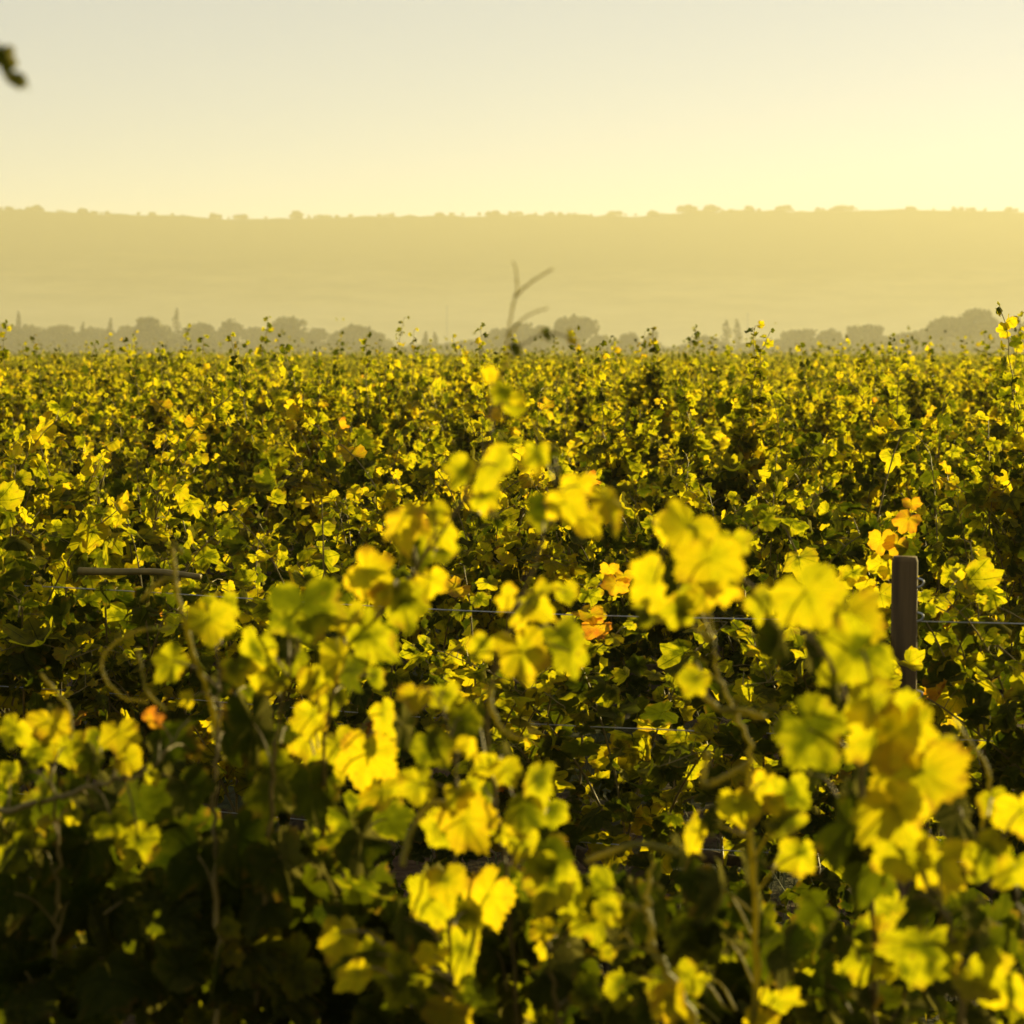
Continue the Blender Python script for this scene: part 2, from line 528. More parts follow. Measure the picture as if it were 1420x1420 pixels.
def make_tree(px, top, wpx, kind, d, label, group, base_z=0.0, name='tree'):
    g = np.random.default_rng(int(px * 7 + top * 13 + d))
    X = (px - 710) / F * d
    ztop = CAM[2] + (HOR - top) / F * d
    h = ztop - base_z
    w = wpx / F * d * (1.32 if kind == 'round' else 1.08)
    t = thing(name, (X, d, base_z), label, 'tree', group)
    tb = Tubes()
    th = {'umbrella': .75, 'spire': .8, 'round': .55}[kind] * h
    lean = g.normal(0, .02 * h, 2)
    tb.add(spline([(0, 0, -.3), (lean[0] * .4, lean[1] * .4, th * .5), (lean[0], lean[1], th)], 7), np.linspace(.035, .015, 7) * h * (.8 if kind != 'spire' else .5), 7)
    if kind != 'spire':
        for k in range(6):
            a = g.uniform(0, 6.28); z0 = th * g.uniform(.55, .95)
            e = (math.cos(a) * w * .33, math.sin(a) * w * .33, z0 + h * .2)
            tb.add(spline([(lean[0] * z0 / th, lean[1] * z0 / th, z0), (e[0] * .5, e[1] * .5, z0 + h * .13), e], 5), np.linspace(.013, .004, 5) * h, 5)
    link('trunk', tb.mesh('tree_trunk'), M_TRUNK, t)
    V, f = tree_crown(kind, h, w, g)
    link('crown', np_mesh('tree_crown', V, [f], smooth=False), M_TREE, t)
    return t


TG = 'trees of the hazy distant treeline'
NAMED = [   # px, top, width, kind, label
    (1338, 431, 92, 'umbrella', 'broad umbrella pine, the tallest dome at the right end of the hazy treeline'),
    (799, 438, 62, 'umbrella', 'flat-topped umbrella pine right of the bare shoot tips at mid treeline'),
    (246, 427, 15, 'spire', 'narrow dark cypress standing up like a tower in the left part of the treeline'),
    (28, 432, 12, 'spire', 'thin cypress spire near the left edge of the treeline'),
    (117, 447, 12, 'spire', 'small pointed cypress left of the rounded clump in the left treeline'),
    (155, 441, 14, 'spire', 'pointed conifer just left of the widest clump in the left treeline'),
    (1006, 444, 18, 'spire', 'left one of the two upright poplars beside the thin pole in the right treeline'),
    (1022, 442, 17, 'spire', 'right one of the two upright poplars beside the thin pole in the right treeline'),
    (590, 460, 12, 'spire', 'left one of the two tiny conifers in the low gap of the treeline'),
    (603, 461, 11, 'spire', 'right one of the two tiny conifers in the low gap of the treeline'),
    (212, 441, 58, 'round', 'wide rounded tree just left of the tower-like cypress'),
    (278, 449, 52, 'round', 'rounded tree just right of the tower-like cypress'),
    (322, 443, 34, 'round', 'small domed tree between the tower-like cypress and the wide clump'),
    (400, 442, 74, 'round', 'wide domed tree behind the tall upright vine shoot'),
    (487, 453, 66, 'round', 'low broad tree closing the left half of the treeline'),
    (517, 461, 44, 'round', 'small round tree on the sloping right end of the left treeline'),
    (695, 457, 42, 'round', 'left round tree behind the bare shoot tips'),
    (722, 449, 40, 'round', 'higher round tree behind the bare shoot tips'),
    (746, 452, 36, 'round', 'round tree touching the left side of the flat-topped umbrella pine'),
    (832, 466, 36, 'round', 'low tree under the right shoulder of the flat-topped umbrella pine'),
    (872, 461, 26, 'round', 'small bushy tree right of the flat-topped umbrella pine'),
    (905, 459, 24, 'round', 'last small bushy tree before the bright gap right of the flat-topped umbrella pine'),
    (984, 468, 52, 'round', 'low bushy tree at the foot of the two upright poplars'),
    (1055, 471, 40, 'round', 'low dark tree right of the thin pole'),
    (1106, 458, 50, 'round', 'rounded tree midway between the thin pole and the tallest umbrella pine'),
    (1154, 457, 44, 'round', 'round-headed tree with even dome in the right treeline'),
    (1197, 452, 62, 'round', 'larger round-headed tree left of the tallest umbrella pine'),
    (1256, 463, 56, 'round', 'low tree filling the dip beside the tallest umbrella pine'),
    (1402, 447, 66, 'round', 'round tree behind the tallest umbrella pine at the right edge'),
]
for k, (px, top, w, kind, lab) in enumerate(NAMED):
    make_tree(px, top, w, kind, 1180 + (k * 37) % 90, lab, TG)
FILL = [(4, 446, 50), (52, 452, 46), (86, 452, 46), (136, 455, 44), (178, 452, 46), (300, 460, 44), (350, 455, 44), (440, 457, 44), (556, 482, 40),
        (575, 479, 36), (625, 476, 34), (652, 472, 40), (676, 466, 36), (772, 457, 46), (852, 472, 34), (889, 474, 32), (925, 482, 30), (948, 480, 32), (1034, 477, 34),
        (20, 462, 60), (110, 463, 60), (160, 460, 60), (240, 460, 56), (375, 465, 60), (520, 470, 60), (600, 478, 50), (700, 470, 60), (790, 468, 60), (965, 476, 46), (1060, 476, 60), (1150, 472, 60), (1250, 470, 60), (1330, 466, 70),
        (1082, 471, 36), (1130, 470, 40), (1176, 468, 40), (1226, 466, 44), (1296, 455, 60), (1368, 452, 64)]
ORD = ['first', 'second', 'third', 'fourth', 'fifth', 'sixth', 'seventh', 'eighth', 'ninth', 'tenth', 'eleventh', 'twelfth', 'thirteenth', 'fourteenth', 'fifteenth', 'sixteenth', 'seventeenth', 'eighteenth',
       'nineteenth', 'twentieth', 'twenty-first', 'twenty-second', 'twenty-third', 'twenty-fourth', 'twenty-fifth', 'twenty-sixth', 'twenty-seventh', 'twenty-eighth', 'twenty-ninth', 'thirtieth'] + ['thirty-' + w for w in ('first', 'second', 'third', 'fourth', 'fifth', 'sixth', 'seventh', 'eighth', 'ninth')] + ['fortieth'] + ['forty-' + w for w in ('first', 'second', 'third', 'fourth', 'fifth')]
for k, (px, top, w) in enumerate(sorted(FILL)):
    make_tree(px, top, w, 'round', 1290 + (k * 53) % 70, 'low hazy bushy tree filling the treeline between taller ones, %s from the left' % ORD[k], TG)

# scattered trees on the skyline of the hill: a few pixels each
RIDGE = []
gr = np.random.default_rng(31)
for c, n, spread, hh in ((10, 3, 16, 2.6), (46, 2, 9, 3.6), (118, 2, 6, 3.4), (140, 3, 22, 2.0), (208, 2, 10, 2.4), (303, 3, 9, 4.0), (340, 2, 12, 3.0), (413, 2, 6, 4.6), (440, 2, 12, 2.0), (545, 1, 1, 2.2), (610, 2, 8, 2.2),
                         (682, 4, 14, 3.4), (714, 3, 10, 3.0), (770, 2, 18, 2.2), (848, 3, 10, 2.8), (904, 1, 1, 4.2), (950, 5, 12, 4.4), (982, 3, 10, 4.2), (1036, 1, 1, 3.6), (1084, 3, 8, 3.6), (1130, 2, 14, 2.2), (1172, 3, 12, 3.2), (1262, 2, 10, 2.2), (1330, 3, 16, 2.4), (1400, 2, 10, 2.8)):
    for _ in range(n + 2):
        RIDGE.append((c + gr.normal(0, spread * .6), hh * gr.uniform(.9, 1.6)))
RIDGE += [(gr.uniform(-5, 1425), gr.uniform(1.4, 3.0)) for _ in range(70)]
for k, (px, h) in enumerate(RIDGE):
    g = np.random.default_rng(500 + k)
    X = (px - 710) / F * HILL_D
    z0 = float(ridge_z(np.array(X))) - .7
    w = h * g.uniform(1.2, 3.2)
    V, f = tree_crown('round', h, w, g)
    tb = Tubes(); tb.add([(0, 0, -1), (0, 0, h * .6)], [.14, .08], 5)
    V2 = np.concatenate(tb.V)
    me = np_mesh('ridge_tree', np.concatenate((V, V2)), [f, tb.F4[0] + len(V), np.concatenate(tb.F3) + len(V)], smooth=False)
    o = link('tree', me, M_TREE, None, (X, HILL_D, z0))
    tag(o, 'tiny hazy tree on the skyline of the long flat hill', 'tree', 'tiny trees along the hilltop')

for px, top, lab in ((620, 424, 'thin mast above the low gap in the left half of the treeline'), (1036, 434, 'thin pole just right of the two upright poplars')):
    d = 1170
    t = thing('utility_pole', ((px - 710) / F * d, d, 0), lab, 'pole', 'thin poles in the distant treeline')
    h = CAM[2] + (HOR - top) / F * d
    tb = Tubes(); tb.add([(0, 0, -.5), (0, 0, h)], [.17, .11], 8)
    link('pole', tb.mesh('utility_pole'), M_MAST, t)
    tb = Tubes(); tb.add([(-.9, 0, h - .7), (.9, 0, h - .7)], [.06, .06], 5)
    link('crossarm', tb.mesh('crossarm'), M_MAST, t)

# ------------------------------------------------------------------ vines: one builder for the rows
ROW_A = R(20)                                    # the rows come nearer towards the right
RU = np.array((math.cos(ROW_A), -math.sin(ROW_A), 0))
ROW_Y0, ROW_DY = 6.6, 3.0                        # second row crosses the view axis at 6.6 m


def leaf_normals(g, K, sgn):
    n = g.normal(size=(K, 3)) * .95
    n[:, 1] += sgn * .75
    n[:, 2] += .45
    return unit(n)


def leaf_tips(g, K):
    t = g.normal(size=(K, 3)) * .6
    t[:, 2] -= .8
    return unit(t)


def grow_vine(seed, shape, n_shoots=22, n_fill=190, size=.072, top=1.46):
    """meshes of one vine: trunk, canes, foliage (the vine's row runs along its own x)"""
    g = np.random.default_rng(seed)
    tr = Tubes()
    w = g.normal(0, .025, (4, 2))
    tr.add(spline([(0, 0, -.05), (w[0, 0], w[0, 1], .2), (w[1, 0], w[1, 1], .42), (w[2, 0], w[2, 1], .62)], 10), np.linspace(.04, .028, 10) * g.uniform(.85, 1.15, 10), 8)
    for s in (-1, 1):
        tr.add(spline([(w[2, 0], w[2, 1], .6), (s * .15, w[3, 0], .7), (s * .34, w[3, 1], .71), (s * .53, 0, .7)], 9), np.linspace(.026, .014, 9) * g.uniform(.85, 1.2, 9), 7)
    cn = Tubes()
    pos, tip, nrm, siz, tin = [], [], [], [], []
    base_tint = g.uniform(.33, .48)
    for k in range(n_shoots):
        x0 = g.uniform(-.54, .54)
        H = top - .72 + g.normal(0, .13) + (.24 if g.random() < (.16 if shape is LOW else .07) else 0)
        lean = g.normal(0, .27)
        out = g.normal(0, .13)
        if g.random() < .25:
            out = g.choice([-1, 1]) * g.uniform(.2, .42); H *= .8
        c = [(x0, g.normal(0, .02), .7), (x0 + lean * .25, out * .35, .7 + H * .42), (x0 + lean * .7, out * .8, .7 + H * .82), (x0 + lean * 1.15, out * 1.3, .7 + H * (1.0 if abs(out) < .2 else .78))]
        p = spline(c, 16)
        cn.add(p, np.linspace(.0042, .0014, 16), 5)
        for q in range(17):
            tt = .06 + .94 * q / 16
            i = min(14, int(tt * 15)); u = tt * 15 - i
            nd = p[i] * (1 - u) + p[i + 1] * u
            s = 1 if q % 2 else -1
            pd = unit(np.array((g.normal(0, .5), s * g.uniform(.2, 1) + g.normal(0, .3), g.uniform(-.1, .7))))
            pl = g.uniform(.03, .075)
            e = nd + pd * pl
            cn.add([nd, nd + pd * pl * .5 + (0, 0, .006), e], [.0014, .0012, .001], 3)
            pos.append(e); siz.append(size * g.choice([.55, .85, 1.15, 1.6]) * g.uniform(.85, 1.15) * (1 - .5 * max(0, tt - .7) / .3))
            tip.append(unit(pd * .5 + np.array((0, 0, -.75)) + g.normal(size=3) * .4))
            nrm.append(leaf_normals(g, 1, s)[0])
            tin.append(base_tint + g.normal(0, .12) + .08 * (tt > .85))
    K = n_fill
    fx = g.uniform(-.58, .58, K); fs = g.choice([-1, 1], K)
    fz = g.uniform(.14, 1.34, K)
    fy = fs * (.10 + .20 * np.sqrt(g.uniform(0, 1, K))) * np.sin(np.clip((fz - .3) / 1.15, 0, 1) * math.pi) ** .4
    pos += list(np.stack((fx, fy, fz), -1)); nn = [leaf_normals(g, 1, s)[0] for s in fs]
    nrm += nn; tip += list(leaf_tips(g, K)); siz += list(size * g.uniform(.7, 1.5, K)); tin += list(base_tint - .25 + g.normal(0, .10, K))  # fill leaves tinted darker: the canopy's inner shade is put into their colour
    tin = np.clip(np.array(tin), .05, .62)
    spec = g.random(len(tin)) < .006
    tin[spec] = g.uniform(.68, .92, spec.sum())
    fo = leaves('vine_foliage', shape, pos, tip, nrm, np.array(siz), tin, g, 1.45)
    tm, cm = tr.mesh('vine_trunk'), cn.mesh('vine_canes')
    tm.materials.append(M_BARK); cm.materials.append(M_CANE); fo.materials.append(M_LEAF)
    return tm, cm, fo


VG = 'grapevines of the vineyard rows'


def put_vine(meshes, xy, label, group=VG, flip=False, sc=(1, 1, 1)):
    t = thing('grapevine', (xy[0], xy[1], 0), label, 'grapevine', group, -ROW_A + (math.pi if flip else 0))
    t.scale = sc
    for nm, me in zip(('trunk', 'cane', 'foliage'), meshes):
        o = bpy.data.objects.new(nm, me); COL.objects.link(o); o.parent = t
    return t


def row_xs(k, spacing=1.03, margin=.35):
    """positions along row k whose vine shows in the frame (x, y)"""
    y0 = ROW_Y0 + ROW_DY * (k - 2)
    out = []
    for j in range(-80, 81):
        s = (j + .37 * ((k * 5) % 3)) * spacing
        x = s * RU[0]; y = y0 + s * RU[1]
        if y > 1 and abs(x) < .2120 * y + margin + .15:
            out.append((x, y))
    return sorted(out)


PROTO_MID = [grow_vine(100 + i, MID, 26, 430, .072) for i in range(5)]
PROTO_LOW = [grow_vine(200 + i, LOW, 24, 200, .074) for i in range(7)]
SECOND = {}
total = 0
g0 = np.random.default_rng(77)
k = 2
LAST_ROW = 2
while True:
    xs = row_xs(k)
    if total + len(xs) > 285:
        break
    LAST_ROW = k
    for i, (x, y) in enumerate(xs):
        protos = PROTO_MID if k <= 5 else PROTO_LOW
        m = protos[int(g0.integers(len(protos)))]
        if k == 2:
            lab = ['leafy grapevine at the left end of the row strung with wire, dark in shade below', 'shaded grapevine with a bare horizontal branch in the wire-strung row', 'grapevine in the wire-strung row behind the tall central shoot',
                   'grapevine with orange leaves in the wire-strung row, left of the post', 'grapevine directly beside the wooden post, orange leaves over its top', 'grapevine right of the wooden post at the right edge', 'grapevine at the far right end of the wire-strung row'][min(i, 6)]
        elif k <= 6:
            lab = 'sunlit grapevine in the %s row behind the wooden post, %s from the left' % (ORD[k - 3], ORD[i])
        else:
            lab = 'yellow-green grapevine in the %s row behind the wooden post' % ORD[k - 3]
        z = g0.uniform(.84, 1.08) * (.86 if k == 2 and .25 < x < .85 else 1)
        t = put_vine(m, (x + g0.normal(0, .04), y + g0.normal(0, .05)), lab, VG, bool(g0.integers(2)), (g0.uniform(.95, 1.08), g0.uniform(.95, 1.15), z))
        if k == 2: SECOND[i] = t
    total += len(xs)
    k += 1
print('vines', total, 'rows to', LAST_ROW)

# the rest of the vineyard: too many to count, one object
g = np.random.default_rng(9)
fp, fs_ = [], []
kk = LAST_ROW + 1
while ROW_Y0 + ROW_DY * (kk - 2) < 290:
    y0 = ROW_Y0 + ROW_DY * (kk - 2)
    half = .2120 * y0 * 1.12 + 2
    L = 2 * half / RU[0]
    per = 95 if y0 < 110 else (55 if y0 < 180 else 34)
    K = int(L * per)
    s = g.uniform(-half / RU[0], half / RU[0], K)
    wav = 1.38 + .09 * np.sin(s * 2.3 + kk) + .09 * np.sin(s * 5.9 + kk * 2.1) + .05 * np.sin(s * 13.1 + kk)
    z = np.where(g.random(K) < .09, wav + g.exponential(.20, K), wav - .75 * g.uniform(0, 1, K) ** 1.4)
    off = g.normal(0, .17, K) * np.sqrt(np.clip(1.6 - z, .05, 1))
    X = s * RU[0] + off * math.sin(ROW_A); Y = y0 + s * RU[1] + off * math.cos(ROW_A)
    fp.append(np.stack((X, Y, z), -1)); fs_.append(np.full(K, .10 if y0 < 110 else (.13 if y0 < 180 else .17)))
    kk += 1
fp = np.concatenate(fp); fs_ = np.concatenate(fs_)
TINY = LeafShape(7, 1, 0)
K = len(fp)
far = link('vineyard_vines', leaves('far_vines', TINY, fp, leaf_tips(g, K), leaf_normals(g, K, np.where(g.random(K) < .5, 1, -1)), fs_ * g.uniform(.8, 1.3, K), np.clip(g.normal(.46, .1, K), .1, .75), g), M_LEAF)
tag(far, 'far vine rows merging into a golden mass below the treeline', 'grapevines', kind='stuff')


# ------------------------------------------------------------------ tall shoots that stand above the rows
def add_tall_shoot(px, top, d, lean, label, seed):
    """a vine whose shoots stand above its neighbours: one tall leafy cane and a few shorter ones"""
    g = np.random.default_rng(900 + seed)
    k = 2 + round((d + .364 * (px - 710) / F * d - ROW_Y0) / ROW_DY)
    d = (ROW_Y0 + ROW_DY * (k - 2)) / (1 + .364 * (px - 710) / F)
    tipp = P(px, top, d)
    loc = np.array((tipp[0] - lean, tipp[1], 0))
    t = thing('grapevine', loc, label, 'grapevine', VG, 0)
    o = bpy.data.objects.new('trunk', PROTO_LOW[seed % 7][0]); COL.objects.link(o); o.parent = t
    T = tipp - loc
    for c in range(4):
        end = T.copy() if c == 0 else np.array((T[0] * g.uniform(-.6, 1.2) + g.normal(0, .12), g.normal(0, .1), 1.42 + (T[2] - 1.42) * g.uniform(.15, .7)))
        p = spline([(0, 0, .72), (end[0] * .1 + g.normal(0, .03), 0, 1.1), (end[0] * .55, .02, 1.1 + (end[2] - 1.1) * .55), end], 22)
        p = p + g.normal(0, .006, p.shape)
        tb = Tubes(); tb.add(p, np.linspace(.0042, .0014, 22), 5)
        pos, tip, nrm, siz = [], [], [], []
        n = 34
        for q in range(n):
            tt = .2 + .8 * q / (n - 1)
            i = min(20, int(tt * 21)); u = tt * 21 - i
            nd = p[i] * (1 - u) + p[i + 1] * u
            s_ = 1 if q % 2 else -1
            pd = unit(np.array((s_ * g.uniform(.3, 1), g.normal(0, .5), g.uniform(-.1, .6))))
            pl = g.uniform(.02, .06) * (1.2 - tt * .7)
            tb.add([nd, nd + pd * pl], [.0014, .001], 3)
            pos.append(nd + pd * pl); tip.append(unit(pd + np.array((0, 0, -.5)))); nrm.append(leaf_normals(g, 1, s_)[0])
            siz.append(.105 * g.uniform(.6, 1.2) * (1.1 - .7 * tt ** 2))
        co = link('cane', tb.mesh('tall_cane'), M_CANE, t)
        link('foliage', leaves('tall_foliage', MID, pos, tip, nrm, np.array(siz), np.clip(g.normal(.36, .13, n), .05, .7), g, 1.3), M_LEAF, co)


TALL_AT = ['in front of the wide domed tree', 'right of the low broad tree', 'just left of the bare shoot tips', 'right of the bright gap', 'left of the bright gap', 'by the right edge of the field', 'left of the tower-like cypress',
           'below the low gap', 'at the left edge', 'below the tallest umbrella pine', 'below the larger round-headed tree', 'under the small pointed cypress']
TALL = [(372, 437, 20, .14), (560, 441, 19, .22), (667, 452, 17, .05), (966, 452, 20, -.12), (905, 458, 17, -.1), (1388, 426, 8, -.2), (172, 470, 15, -.25), (628, 466, 22, -.3), (6, 446, 18, .05), (1416, 436, 14, .1), (1205, 478, 20, .2), (130, 474, 18, .12)]
for sd_, (px, top, d, ln) in enumerate(TALL):
    add_tall_shoot(px, top, d, ln, 'grapevine with a tall leafy shoot above its neighbours, %s' % TALL_AT[sd_], sd_)
gt = np.random.default_rng(5)
for k in range(44):
    add_tall_shoot(10 + 1400 * (k + gt.uniform(.1, .9)) / 44, gt.uniform(452, 484), gt.uniform(11, 30), gt.normal(0, .15), 'grapevine whose short upright shoots just touch the foot of the hazy treeline', 40 + k)

# ------------------------------------------------------------------ the wooden post and wires of the second row
def row2_d(px):
    return ROW_Y0 / (1 + .364 * (px - 710) / F)


pd_ = row2_d(1255)
pp = P(1255, 772, pd_ - .36)
post = thing('trellis_post', (pp[0], pp[1], 0), 'weathered square wooden post in the second vine row at the right', 'post', None, -R(12))
a = .0305
V = []
for z, sx in ((-.3, 1), (.5, 1.0), (pp[2] - .012, 1.0), (pp[2], .9)):
    for x, y in ((-1, -1), (-.86, -1), (.86, -1), (1, -1), (1, -.86), (1, .86), (1, 1), (.86, 1), (-.86, 1), (-1, 1), (-1, .86), (-1, -.86)):
        bev = .93 if abs(x) == 1 and abs(y) == 1 else 1
        V.append((x * a * sx * bev, y * a * sx * bev, z))
n12 = 12
q = [np.array([(r * n12 + j, r * n12 + (j + 1) % n12, (r + 1) * n12 + (j + 1) % n12, (r + 1) * n12 + j)]) for r in range(3) for j in range(n12)]
V.append((0, 0, pp[2] + .001))
capf = np.array([(3 * n12 + j, 3 * n12 + (j + 1) % n12, 4 * n12) for j in range(n12)])
link('shaft', np_mesh('post_shaft', V, [np.concatenate(q), capf], smooth=False), M_POST, post)
for z in (pp[2] - .062, pp[2] - .145, pp[2] - .335):
    tb = Tubes()
    tb.add(spline([(a - .004, -.012, z - .012), (a + .012, -.012, z - .006), (a + .014, -.012, z + .006), (a - .004, -.012, z + .012)], 9), .003, 6)
    link('staple', tb.mesh('staple'), M_STEEL, post)

for zz, lab in ((1.225, 'uppermost thin steel trellis wire of the second vine row'), (.93, 'middle thin steel trellis wire of the second vine row'), (.62, 'lowest thin steel trellis wire of the second vine row')):
    tb = Tubes()
    s = np.linspace(-3.2, 3.2, 41)
    tb.add(np.stack((s * RU[0], ROW_Y0 - .20 + s * RU[1], zz - .012 * np.cos(s * 1.9)), -1), .0016, 6)
    tag(link('trellis_wire', tb.mesh('trellis_wire'), M_STEEL), lab, 'wire', 'trellis wires of the second row')

# ------------------------------------------------------------------ the nearest row: four vines with their own canes
# tint key: Y yellow, G yellow-green, D dark green with shade put into its tint, O orange, B dry brown
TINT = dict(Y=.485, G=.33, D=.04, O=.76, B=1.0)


def facing(g, code):
    """Y/G leaves stand broadside to the low sun behind them, D leaves stand edge-on to it"""
    if code == 'D':
        return unit(np.array((.78, -.60, .12)) + g.normal(size=3) * .10)
    return unit(np.array((-.15, -.85, .22)) + g.normal(size=3) * .30)


# cane: radius, material key, [(px, py, depth) ...]
CANES = {
    1: [('c_upper_left', .0042, 'cane', [(470, 1440, 3.6), (452, 1180, 3.45), (455, 985, 3.25), (528, 848, 3.1), (585, 780, 3.05), (642, 690, 3.0), (668, 630, 2.97), (688, 560, 2.92)]),
        ('c_dark_stem', .006, 'cane', [(302, 1440, 3.3), (299, 1250, 3.28), (297, 1100, 3.25), (301, 1000, 3.22), (310, 930, 3.2)]),
        ('c_left_fan', .005, 'cane', [(350, 1440, 3.4), (372, 1180, 3.3), (385, 1010, 3.2), (410, 900, 3.12), (445, 850, 3.1)])],
    0: [('c_diagonal', .006, 'cane', [(-40, 1140, 3.35), (60, 1110, 3.3), (150, 1085, 3.25), (205, 1068, 3.2), (262, 1000, 3.2)]),
        ('c_low_left', .005, 'cane', [(60, 1440, 3.4), (80, 1250, 3.35), (75, 1100, 3.3), (60, 1010, 3.3)])],
    2: [('c_centre_up', .0040, 'cane', [(720, 1440, 3.4), (700, 1200, 3.25), (676, 1040, 3.12), (686, 926, 3.05), (710, 865, 3.0), (735, 800, 2.98), (757, 737, 2.95), (766, 690, 2.93), (780, 640, 2.92)]),
        ('c_centre_low', .0038, 'cane', [(640, 1440, 3.1), (622, 1250, 3.05), (640, 1130, 3.0), (622, 1010, 3.0), (598, 955, 3.0)]),
        ('c_centre_arch', .0036, 'cane', [(775, 1440, 3.15), (757, 1290, 3.08), (738, 1190, 3.02), (705, 1090, 3.0), (668, 1048, 3.0)]),
        ('c_thick', .0085, 'young', [(975, 1440, 2.9), (925, 1350, 2.88), (902, 1300, 2.87), (899, 1235, 2.87), (908, 1180, 2.87)])],
    3: [('c_right_arch', .005, 'cane', [(1215, 1440, 3.05), (1208, 1270, 2.9), (1195, 1120, 2.78), (1183, 1000, 2.7), (1140, 900, 2.66), (1085, 842, 2.68), (1030, 800, 2.74), (965, 752, 2.8), (905, 722, 2.84)]),
        ('c_right_up', .0055, 'cane', [(1335, 1440, 2.8), (1329, 1356, 2.76), (1312, 1271, 2.72), (1268, 1190, 2.69), (1240, 1100, 2.66), (1225, 1000, 2.64), (1195, 900, 2.64)]),
        ('c_woody', .0058, 'young', [(1050, 1440, 3.05), (1046, 1230, 3.0), (1038, 1100, 2.97), (1038, 1028, 2.96), (1014, 980, 2.95), (995, 930, 2.95), (990, 880, 2.95)]),
        ('c_edge', .005, 'cane', [(1440, 1440, 2.85), (1425, 1310, 2.8), (1400, 1210, 2.78), (1350, 1150, 2.76)])],
}
